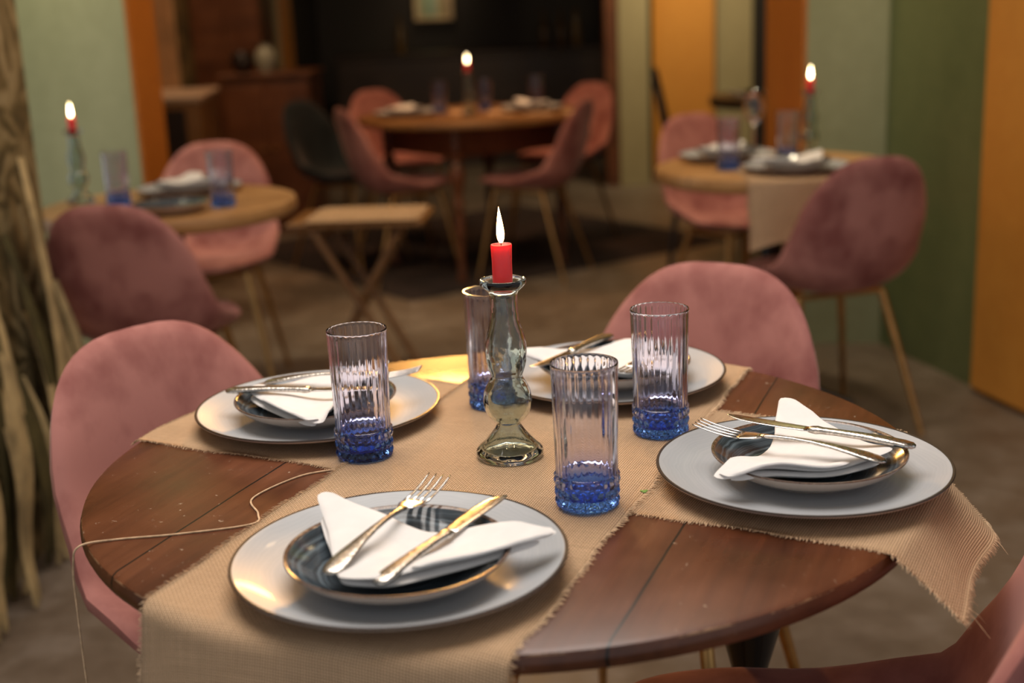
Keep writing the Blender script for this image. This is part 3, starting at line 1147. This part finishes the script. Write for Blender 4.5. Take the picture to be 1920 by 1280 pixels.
def tumbler_mesh():
    NR = 28

    def outer(r, z, a, k):
        if z < 0.0325:
            q = 20
            u = (a * q / (2 * PI)) % 1.0
            v = (z / 0.0108) % 1.0
            row = int(z / 0.0108)
            if row % 2:
                u = (u + 0.5) % 1.0
            dd = 1 - (abs(u - 0.5) + abs(v - 0.5)) * 2
            return r + 0.0026 * max(-0.55, min(0.62, dd)) * min(1, z / 0.002)
        f = min(1, (z - 0.0345) / 0.004) * (1 if z < 0.147 else max(0, (0.1525 - z) / 0.0055))
        return r - 0.0009 * max(0, f) * (1 - abs(math.cos(a * NR / 2)))
    prof = [(0, 0.0012), (0.024, 0.0010), (0.0275, 0.0)]
    zs = [0.0, 0.0012] + [0.0027 + 0.00135 * i for i in range(23)]
    prof += [(0.0300 if z < 0.001 else 0.0318 + 0.0012 * z / 0.033, z) for z in zs[1:]]
    prof += [(0.0342, 0.0335), (0.0335, 0.0345), (0.0322, 0.0355), (0.0322, 0.040), (0.0328, 0.075), (0.0336, 0.11), (0.0343, 0.144), (0.0345, 0.149), (0.0346, 0.1512)]
    prof += [(0.0343, 0.1522), (0.0335, 0.1522), (0.0331, 0.1512)]
    n_out = len(prof)
    prof += [(0.0329, 0.146), (0.0318, 0.11), (0.0309, 0.075), (0.0303, 0.040), (0.0300, 0.030), (0.0292, 0.018), (0.0268, 0.0125), (0.020, 0.0110), (0.010, 0.0104), (0, 0.0102)]

    def fr(r, z, a, k):
        if k < 3:
            return r
        if k < n_out - 3:
            return outer(r, z, a, k)
        if k < n_out:
            return r
        return r - 0.00045 * (1 - abs(math.cos(a * NR / 2))) * (1 if 0.02 < z < 0.14 else 0)
    return lathe(prof, 168, fr)


def holder_mesh():
    out = [(0.0, 0.002), (0.020, 0.0015), (0.034, 0.0), (0.0375, 0.002), (0.0388, 0.006), (0.0372, 0.0105), (0.031, 0.0165), (0.0225, 0.026), (0.0165, 0.034), (0.0142, 0.0385), (0.0145, 0.0415), (0.0190, 0.0455),
           (0.0245, 0.053), (0.0272, 0.062), (0.0275, 0.070), (0.0258, 0.080), (0.0215, 0.089), (0.0183, 0.0945), (0.0180, 0.0975), (0.0200, 0.103), (0.0225, 0.113), (0.0236, 0.125), (0.0230, 0.136),
           (0.0205, 0.147), (0.0175, 0.157), (0.0160, 0.166), (0.0156, 0.180), (0.0158, 0.190), (0.0175, 0.1945), (0.0215, 0.198), (0.0252, 0.202), (0.0264, 0.2055), (0.0258, 0.2082), (0.0240, 0.2088)]
    inn = [(0.0205, 0.2068), (0.0160, 0.2030), (0.0128, 0.2010), (0.0122, 0.196), (0.0118, 0.180), (0.0125, 0.166), (0.0142, 0.156), (0.0172, 0.146), (0.0196, 0.136), (0.0202, 0.125), (0.0192, 0.114), (0.0168, 0.104),
           (0.0148, 0.098), (0.0152, 0.0935), (0.0185, 0.087), (0.0225, 0.079), (0.0240, 0.070), (0.0236, 0.063), (0.0210, 0.0545), (0.0155, 0.0475), (0.0105, 0.042), (0.0103, 0.038), (0.0128, 0.032), (0.0185, 0.0245), (0.0265, 0.0155), (0.0300, 0.0105), (0.0285, 0.0075), (0.018, 0.006), (0, 0.006)]
    pts = spline([(r, 0, z) for r, z in out], 3)
    p2 = spline([(r, 0, z) for r, z in inn], 2)
    prof = [(max(0, p.x), p.z) for p in pts] + [(max(0, p.x), p.z) for p in p2]
    prof[0] = (0, prof[0][1])
    prof[-1] = (0, prof[-1][1])

    def fr(r, z, a, k):
        return r * (1 + 0.012 * math.sin(3 * a + z * 60) * (1 if 0.1 < z < 0.15 else 0.3))
    return lathe(prof, 72, fr)


def candle_holder(label, loc, tall=0.041, rot=0.0):
    tag_ = thing('candle_holder', label, 'candle holder', loc, rot, 'glass candle holders')
    obj('glass_body', holder_mesh(), M['holder'], tag_, smooth='all')
    return tag_


def candle(label, loc, tall=0.041, lean=-0.03):
    c = thing('candle', label, 'candle', loc, 0, 'lit red candles')
    obj('wax', lathe([(0, -0.006), (0.0105, -0.006), (0.0112, 0.0), (0.0112, tall * 0.5), (0.0112, tall - 0.0015), (0.0106, tall), (0.0096, tall - 0.001), (0.006, tall - 0.0045), (0, tall - 0.005)], 36,
                     lambda r, z, a, k: r + (0.0008 * math.sin(2 * a + 1) if z > tall * 0.9 else 0.0)), M['wax'], c)
    obj('wick', tube([(0, 0, tall - 0.005), (0, 0, tall + 0.003), (0.0008, 0, tall + 0.006)], 0.0006, 6), M['wick'], c)
    fl = lathe([(0, 0), (0.0022, 0.0008), (0.0038, 0.005), (0.0044, 0.010), (0.0041, 0.016), (0.0032, 0.023), (0.0019, 0.031), (0.0008, 0.037), (0, 0.041)], 20)
    m = Matrix.Translation((0, 0, 0))
    f = obj('flame', xf(m, fl), M['flame'], c, smooth='all', loc=(0, 0, tall + 0.001))
    f.rotation_euler = (0, lean, 0)
    return c


G_CH, G_SP, G_NP, G_FK, G_KN, G_GL = ('grey chargers on the front table', 'small plates on the front table', 'napkins on the front table', 'forks on the front table', 'knives on the front table', 'blue tumblers on the front table')
ZB = TZ + 0.0026                     # on the burlap
ZS = ZB + 0.0066                     # in a charger
NZ = ZS                              # napkin origin = small plate base

chargers = [((-0.1112, 1.1132), 'nearest large grey-blue charger plate at the front of the table'),
            ((0.3047, 1.3110), 'large grey-blue charger plate on the right side of the table'),
            ((-0.2512, 1.5995), 'large grey-blue charger plate on the left side of the table'),
            ((0.1307, 1.6947), 'large grey-blue charger plate at the back behind the candle')]
smalls = [((-0.110, 1.088), 'dark blue small plate stacked on the nearest charger'),
          ((0.310, 1.306), 'dark blue small plate stacked on the right charger'),
          ((-0.252, 1.586), 'dark blue small plate stacked on the left charger'),
          ((0.136, 1.688), 'dark blue small plate stacked on the back charger')]
c0 = None
for i, ((x, y), lab) in enumerate(chargers):
    zz = ZB + (0.0017 if i in (0, 3) else 0)
    if c0 is None:
        c0 = tag(obj('charger_plate', charger_mesh(), M['charger']), lab, 'plate', G_CH)
        c0.location = (x, y, zz)
    else:
        dup(c0, (x, y, zz), 0.7 * i, lab, G_CH)
s0 = None
for i, ((x, y), lab) in enumerate(smalls):
    if s0 is None:
        s0 = tag(obj('small_plate', bowl_mesh(), M['bowl']), lab, 'plate', G_SP)
        s0.location = (x, y, ZS + 0.0017)
    else:
        dup(s0, (x, y, ZS + (0.0017 if i == 3 else 0)), 0.9 * i, lab, G_SP)

napk = [(-0.100, 1.098, -112, 'white folded napkin on the nearest plate, a fork and a knife laid over it', -1),
        (0.305, 1.313, -29, 'white folded napkin on the right plate, its tall corner pointing back', 1),
        (-0.252, 1.586, 166, 'white folded napkin on the left plate, partly behind a blue tumbler', -1),
        (0.136, 1.690, 60, 'white folded napkin on the back plate, spread wide behind the candle holder', 1)]
for i, (x, y, a, lab, fl) in enumerate(napk):
    napkin(lab, (x, y, NZ + (0.0017 if i in (0, 3) else 0)), math.radians(a), G_NP, flip=fl, seed=i)

cut = [('dinner_fork', 'silver fork on the nearest napkin, tines pointing away from us', (-0.166, 1.033, 0.040), (-0.077, 1.219, 0.054)),
       ('dinner_knife', 'silver knife on the nearest napkin, right of its fork', (-0.122, 1.010, 0.040), (-0.021, 1.176, 0.047)),
       ('dinner_fork', 'silver fork on the right napkin, tines over the left rim of the plate', (0.374, 1.243, 0.043), (0.208, 1.343, 0.054)),
       ('dinner_knife', 'silver knife on the right napkin, behind its fork', (0.416, 1.282, 0.044), (0.230, 1.378, 0.056)),
       ('dinner_fork', 'silver fork on the left napkin, partly hidden by a tumbler', (-0.324, 1.633, 0.043), (-0.145, 1.614, 0.053)),
       ('dinner_knife', 'silver knife on the left napkin, its handle past the plate rim', (-0.367, 1.596, 0.044), (-0.152, 1.562, 0.048)),
       ('dinner_fork', 'silver fork on the back napkin, behind the rear right tumbler', (0.235, 1.757, 0.043), (0.137, 1.592, 0.048)),
       ('dinner_knife', 'silver knife on the back napkin, its handle pointing up to the chair', (0.141, 1.800, 0.044), (0.042, 1.652, 0.048))]
for kind, lab, a, b in cut:
    a, b = Vector(a) + Vector((0, 0, TZ)), Vector(b) + Vector((0, 0, TZ))
    cutlery(kind, lab, a, b, G_FK if 'fork' in kind else G_KN)

glasses = [((-0.1770, 1.4435), 'blue-based ribbed tumbler by the left plate'),
           ((0.0714, 1.2624), 'blue-based ribbed tumbler nearest to us, right of the candle holder'),
           ((0.1739, 1.4826), 'blue-based ribbed tumbler on the right, in front of the rear plate'),
           ((-0.0255, 1.6204), 'blue-based ribbed tumbler half hidden behind the candle holder')]
g0 = None
for i, ((x, y), lab) in enumerate(glasses):
    zz = TZ + 0.0035
    if g0 is None:
        g0 = tag(obj('tumbler', tumbler_mesh(), M['tumbler']), lab, 'glass', G_GL)
        g0.location = (x, y, zz)
    else:
        dup(g0, (x, y, zz), 0.11 * i, lab, G_GL)

h0 = candle_holder('green-grey glass candle holder in the middle of the front table', (-0.0076, 1.4188, TZ + 0.0034))
k0 = candle('short red candle burning in the front table holder', (-0.0076, 1.4188, TZ + 0.0034 + 0.2065))

# ------------------------------------------------------------------ other laid tables
for (x, y), lab, lc in (((-1.225, 3.75), 'glass candle holder on the left oak table', 'red candle burning on the left oak table, before the green wall'),
                        ((0.955, 4.09), 'glass candle holder on the right oak table', 'red candle burning on the right oak table'),
                        ((-0.158, 6.27), 'glass candle holder on the far dark table', 'red candle burning on the far table, before the black room')):
    dup(h0, (x, y, TZ), 1.0, lab, 'glass candle holders')
    dup(k0, (x, y, TZ + 0.203), 2.0, lc, 'lit red candles')

GB = 'blue tumblers on the background tables'
for (x, y), lab in (((-0.775, 3.56), 'blue tumbler near the right edge of the left oak table'),
                    ((-1.09, 3.66), 'blue tumbler on the left oak table, left of the white napkins'),
                    ((0.67, 3.90), 'blue tumbler on the left part of the right oak table'),
                    ((0.88, 4.06), 'blue tumbler beside the candle on the right oak table'),
                    ((-0.305, 6.45), 'blue tumbler left of the candle on the far table'),
                    ((-0.085, 6.52), 'blue tumbler right of the candle on the far table'),
                    ((0.17, 6.62), 'blue tumbler on the far table at the right white napkin')):
    dup(g0, (x, y, TZ), 0.3, lab, GB)

# settings: charger + small plate + napkin
GS = 'plates on the background tables'
sets = [((-0.94, 3.88), 200, 'far', 'left oak table'),
        ((0.71, 4.15), 170, 'far', 'right oak table'), ((0.85, 3.80), -70, 'near', 'right oak table'),
        ((-0.47, 6.42), 190, 'left', 'far dark table'), ((0.14, 6.44), 10, 'right', 'far dark table')]
for (x, y), a, w, tb_ in sets:
    dup(c0, (x, y, TZ + 0.0006), 0, f'grey charger plate on the {w} side of the {tb_}', GS)
    dup(s0, (x, y, TZ + 0.0074), 0, f'dark small plate on the {w} side of the {tb_}', GS)
    napkin(f'white folded napkin on the {w} side of the {tb_}', (x, y, TZ + 0.0076), math.radians(a), 'napkins on the background tables', flip=1, seed=int(a) + 50)

dup(s0, (-0.90, 3.48, TZ + 0.0006), 0, 'dark small plate alone on the near side of the left oak table', GS)
runner('burlap_runner', 'burlap runner hanging over the near edge of the right oak table', (-0.03, 1.0), 3.43, 3.90, -1.06, -0.79, T3, 0.36, 0.0006, TZ, 1.50, 1.0, 'burlap runners on the background tables', 60, 14, False, seed=8)
runner('burlap_runner', 'burlap runner hanging over the right edge of the far dark table', (0.9, -0.42), -3.16, -2.18, 5.66, 5.90, T4, 0.55, 0.0002, TZ, 1.2, 1.45, 'burlap runners on the background tables', 60, 14, False, seed=9)


def wine_glass(label, loc):
    t = thing('wine_glass', label, 'glass', loc, 0, 'wine glasses in the background')
    obj('glass_bowl', lathe([(0, 0.0), (0.034, 0.0), (0.034, 0.0015), (0.012, 0.004), (0.004, 0.010), (0.0036, 0.085), (0.008, 0.094), (0.026, 0.112), (0.036, 0.140), (0.035, 0.170), (0.029, 0.205), (0.0275, 0.205), (0.0335, 0.170), (0.0345, 0.140), (0.025, 0.114), (0.006, 0.098), (0, 0.097)], 36), M['clear'], t, smooth='all')
    return t


wine_glass('clear wine glass at the far edge of the right oak table', (0.82, 4.29, TZ))

# ------------------------------------------------------------------ furniture in the background
# folding tray table with a burlap cloth
t = thing('folding_side_table', 'small folding table on crossed legs in the middle of the room', 'table', (-0.505, 4.50, 0), -0.08)
obj('tabletop', box(-0.235, 0.235, -0.16, 0.16, 0.545, 0.565, 0.005), M['brown_wood'], t, smooth=False)
for y in (-0.12, 0.12):
    for s in (-1, 1):
        obj('leg', tube([(s * 0.15, y + s * 0.012, 0.54), (0, y + s * 0.012, 0.28), (-s * 0.15, y + s * 0.012, 0.0)], 0.012, 8), M['brown_wood'], t)
for s in (-0.13, 0.13):
    obj('stretcher', tube([(s, -0.12, 0.50), (s, 0.12, 0.50)], 0.009), M['brown_wood'], t)
V, F, UV = [], [], []
sl = slab([(-0.17, -0.162), (0.22, -0.162), (0.22, 0.15), (-0.17, 0.15)], 0.006, lambda x, y: 0.0, rings=5, res=80)
o = obj('tray_cloth', (sl[0], sl[1], [(p[0], p[1]) for p in sl[0]]), M['burlap'], loc=(-0.505, 4.50, 0.5713), rot=-0.08)
tag(o, 'pale burlap pad lying on the small folding table', 'cloth')

# rugs
tag(obj('area_rug', box(-1.0, 1.0, -0.95, 0.95, 0.0, 0.005, 0.002), M['rug'], smooth=False, loc=(-0.18, 6.97, 0), rot=0.62 + PI / 4 - 0.78), 'dark brown rug under the far table', 'rug')
tag(obj('jute_rug', box(-0.52, 0.52, -0.50, 0.50, 0.0, 0.005, 0.002), M['jute_rug'], smooth=False, loc=(-0.13, 1.46, 0), rot=0.0), 'tan jute rug beneath the front table', 'rug')

# left cabinet with pale top, sideboard, wardrobe
t = thing('wooden_cabinet', 'low wooden cabinet with a pale top beside the left orange pier', 'cabinet', (-1.44, 6.3, 0), 0.10)
obj('cabinet_body', box(-0.42, 0.0, 0.0, 0.78, 0.0, 0.86, 0.004), M['brown_wood'], t, smooth=False)
obj('cabinet_top', box(-0.44, 0.015, -0.015, 0.80, 0.86, 0.89, 0.006), M['pine_top'], t, smooth=False)
obj('door', box(-0.40, -0.07, -0.008, 0.0, 0.05, 0.83, 0.003), M['black_wood'], t, smooth=False)
t = thing('sideboard', 'tall dark red-brown sideboard in the shadow left of the black room', 'sideboard', (-1.34, 7.6, 0))
obj('sideboard_body', box(-0.26, 0.24, 0.0, 0.5, 0.0, 0.90, 0.005), M['redwood'], t, smooth=False)
obj('sideboard_top', box(-0.28, 0.26, -0.02, 0.52, 0.90, 0.925, 0.006), M['redwood'], t, smooth=False)
for s in (-1, 1):
    dr = obj('door', box(-0.115 + s * 0.125 - 0.0, 0.115 + s * 0.125 - 0.02, -0.012, 0.0, 0.06, 0.86, 0.003), M['redwood'], t, smooth=False)
    obj('knob', xf(Matrix.Translation((s * 0.03 - 0.01, -0.02, 0.5)), lathe([(0, -0.012), (0.009, -0.008), (0.012, 0), (0.009, 0.008), (0, 0.012)], 12)), M['gold'], dr)
t = thing('wardrobe', 'tall dark red wardrobe behind the sideboard', 'wardrobe', (-1.72, 8.35, 0))
obj('wardrobe_body', box(-0.20, 0.24, 0.0, 0.5, 0.0, 2.3, 0.006), M['redwood'], t, smooth=False)
for s in (-1, 1):
    obj('door', box(0.02 - 0.10 + s * 0.107, 0.02 + 0.10 + s * 0.107, -0.014, 0.0, 0.08, 2.2, 0.003), M['redwood'], t, smooth=False)
tag(obj('vase', lathe([(0, 0), (0.04, 0), (0.055, 0.04), (0.065, 0.08), (0.055, 0.12), (0.03, 0.145), (0.036, 0.16), (0.03, 0.16), (0.025, 0.145), (0, 0.02)], 28), M['ceramic'], loc=(-1.36, 7.75, 0.925)), 'pale rounded vase on the dark sideboard', 'vase')
tag(obj('pot', lathe([(0, 0), (0.04, 0), (0.065, 0.04), (0.07, 0.08), (0.05, 0.12), (0.035, 0.125), (0.035, 0.11), (0, 0.02)], 28), M['dark_ceramic'], loc=(-1.50, 7.76, 0.925)), 'small black pot left of the pale vase on the sideboard', 'pot')


def curtain(label, p, q, mat, n, h=2.7):
    p, q = Vector((*p, 0)), Vector((*q, 0))
    d = q - p
    nrm = Vector((-d.y, d.x, 0)).normalized()
    V, F = [], []
    N = n * 10
    for side in (0, 1):
        for k in range(N + 1):
            u = k / N
            for z_ in (0.02, h):
                V.append(p + d * u + nrm * (0.03 * math.sin(u * n * 2 * PI) + side * 0.006) + Vector((0, 0, z_)))
    m = (N + 1) * 2
    for s in (0, m):
        for k in range(N):
            a = s + k * 2
            F.append((a, a + 2, a + 3, a + 1) if s == 0 else (a, a + 1, a + 3, a + 2))
    for a in (0, N * 2):
        F.append((a, a + 1, a + 1 + m, a + m))
    return tag(obj('curtain', (V, F), mat, smooth='all'), label, 'curtain', 'curtains on the far left')


curtain('tan curtain just right of the left orange reveal', (-2.16, 8.05), (-1.94, 8.05), M['curtain'], 4)
curtain('brown patterned curtain beside the dark red wardrobe', (-2.02, 8.12), (-1.955, 8.5), M['curtain_dark'], 4)

# picture and dim bar counter in the black room
t = thing('framed_picture', 'small framed picture hanging on the black back wall', 'picture', (-0.575, 11.97, 1.14))
obj('frame', join(box(-0.17, 0.17, -0.03, 0.0, 0, 0.03), box(-0.17, 0.17, -0.03, 0.0, 0.45, 0.48), box(-0.17, -0.14, -0.03, 0, 0.03, 0.45), box(0.14, 0.17, -0.03, 0, 0.03, 0.45)), M['frame'], t, smooth=False)
obj('print', box(-0.14, 0.14, -0.012, -0.002, 0.03, 0.45), M['art'], t, smooth=False)
t = thing('bar_counter', 'dark counter in the black room behind the far table', 'counter', (-0.1, 10.6, 0))
obj('counter_body', box(-1.2, 0.95, 0, 0.5, 0, 0.86, 0.004), M['black_wood'], t, smooth=False)
obj('counter_top', box(-1.24, 0.99, -0.03, 0.53, 0.86, 0.90, 0.006), M['black_wood'], t, smooth=False)
bt = lathe([(0, 0), (0.036, 0), (0.038, 0.01), (0.038, 0.16), (0.030, 0.19), (0.014, 0.22), (0.013, 0.28), (0.015, 0.285), (0.015, 0.295), (0, 0.295)], 20)
M['bottle'] = plain('amber_bottle_glass', (0.10, 0.055, 0.015), 0.12, 0, 0.1)
b0 = None
for x, lab in ((-0.80, 'amber bottle left of the far candle on the dark counter'), (0.36, 'first amber bottle right of the far candle on the dark counter'), (0.50, 'amber bottle in the middle of three right of the far candle'), (0.62, 'amber bottle nearest the right end of the dark counter')):
    if b0 is None:
        b0 = tag(obj('bottle', bt, M['bottle']), lab, 'bottle', 'bottles on the dark counter')
        b0.location = (x, 10.8, 0.90)
    else:
        dup(b0, (x, 10.8, 0.90), 0, lab, 'bottles on the dark counter')

# dark table, bentwood chair behind the right table
t = thing('dark_side_table', 'dark brown table between the orange walls in the right background', 'table', (1.47, 6.78, 0))
obj('tabletop', lathe([(0, 0.70), (0.39, 0.70), (0.40, 0.71), (0.40, 0.745), (0.39, 0.75), (0, 0.75)], 64), M['black_wood'], t)
obj('column', lathe([(0, 0), (0.2, 0), (0.2, 0.02), (0.05, 0.05), (0.035, 0.1), (0.035, 0.66), (0.1, 0.70), (0, 0.70)], 24), M['black'], t)
napkin('white napkin on the dark table in the right background', (1.28, 6.72, 0.735), 0.6, 'napkins on the background tables', seed=77)
wine_glass('clear wine glass on the dark table in the right background', (1.42, 6.56, 0.75))
t = thing('bentwood_chair', 'black bentwood chair in front of the far orange wall', 'chair', (0.98, 6.30, 0), -0.15)
obj('seat', lathe([(0, 0.43), (0.19, 0.43), (0.2, 0.44), (0.2, 0.455), (0.19, 0.46), (0, 0.455)], 40), M['black'], t)
hp = spline([(-0.15, -0.15, 0.44), (-0.19, -0.165, 0.62), (-0.235, -0.13, 0.84), (-0.25, 0.0, 0.92), (-0.235, 0.13, 0.84), (-0.19, 0.165, 0.62), (-0.15, 0.15, 0.44)], 8)
obj('back_hoop', tube(hp, 0.015, 10), M['black'], t)
ih = spline([(-0.16, -0.07, 0.44), (-0.20, -0.075, 0.62), (-0.225, 0.0, 0.76), (-0.20, 0.075, 0.62), (-0.16, 0.07, 0.44)], 8)
obj('inner_hoop', tube(ih, 0.010, 8), M['black'], t)
for sx in (-1, 1):
    for sy in (-1, 1):
        obj('leg', tube([(sx * 0.13, sy * 0.13, 0.43), (sx * 0.18, sy * 0.18, 0)], [0.016, 0.012], 10), M['black'], t)

# dried palm fronds standing against the mural wall
pl = thing('dried_palm', 'bundle of dry tan palm fronds standing against the left wall', 'dried plant', (-1.169, 2.84, 0))
rl = random.Random(11)
for k in range(26):
    y0 = -0.62 + 1.0 * (k / 25) + rl.uniform(-0.04, 0.04)
    hgt = rl.uniform(0.35, 0.95)
    w = rl.uniform(0.022, 0.042)
    lean = rl.uniform(-0.14, 0.14)
    V, F = [], []
    for i in range(11):
        u = i / 10
        zc = hgt * (1 - u) + 0.012
        x = 0.02 + 0.05 * math.sin(u * PI) + (0.05 * max(0, u - 0.75) * 4) * (k % 3) * 0.5 + 0.008 * (k % 4)
        y = y0 + lean * u + 0.012 * math.sin(u * 5 + k)
        ww = w * math.sin(PI * min(1, 0.12 + u * 0.86)) ** 0.8
        for q in (-1, 0, 1):
            V.append((x + (0.010 if q == 0 else 0), y + q * ww, zc))
    for i in range(10):
        for q in (0, 1):
            a = i * 3 + q
            F.append((a, a + 3, a + 4, a + 1))
    n = len(V)
    V2 = V + [(p[0] - 0.002, p[1], p[2]) for p in V]
    F2 = F + [tuple(i + n for i in f[::-1]) for f in F]
    obj('frond', (V2, F2), M['dry_leaf'] if k % 3 else M['dark_leaf'], pl, smooth='all')

# ------------------------------------------------------------------ lamps of the room
def pendant(label, loc, r, drop):
    t = thing('pendant_lamp', label, 'lamp', loc, 0, 'warm pendant lamps')
    obj('glass_globe', lathe([(0, -r), (r * 0.5, -r * 0.87), (r * 0.87, -r * 0.5), (r, 0), (r * 0.87, r * 0.5), (r * 0.5, r * 0.87), (0.02, r)], 32), M['lamp'], t, smooth='all')
    obj('cord', tube([(0, 0, r * 0.98), (0, 0, H - loc[2])], 0.004, 6), M['black'], t)
    return t


pendant('warm glass globe pendant hanging over the aisle above the photo', (-0.28, 5.0, 1.64), 0.16, 1)
s0_ = None
for i, (x, y, z_) in enumerate(((-0.55, 2.3, 2.2), (0.55, 2.2, 2.2), (-0.35, 0.75, 2.35), (0.5, 0.8, 2.3), (0.0, 3.0, 2.1))):
    lab = 'small bare warm bulb hanging from the ceiling above the photo'
    t = thing('hanging_bulb', lab, 'lamp', (x, y, z_), 0, 'bare hanging bulbs')
    obj('bulb', lathe([(0, -0.035), (0.018, -0.031), (0.03, -0.015), (0.032, 0), (0.026, 0.018), (0.014, 0.035), (0.013, 0.05), (0, 0.05)], 24), M['bulb'], t, smooth='all')
    obj('cord', tube([(0, 0, 0.05), (0, 0, H - z_)], 0.003, 6), M['black'], t)
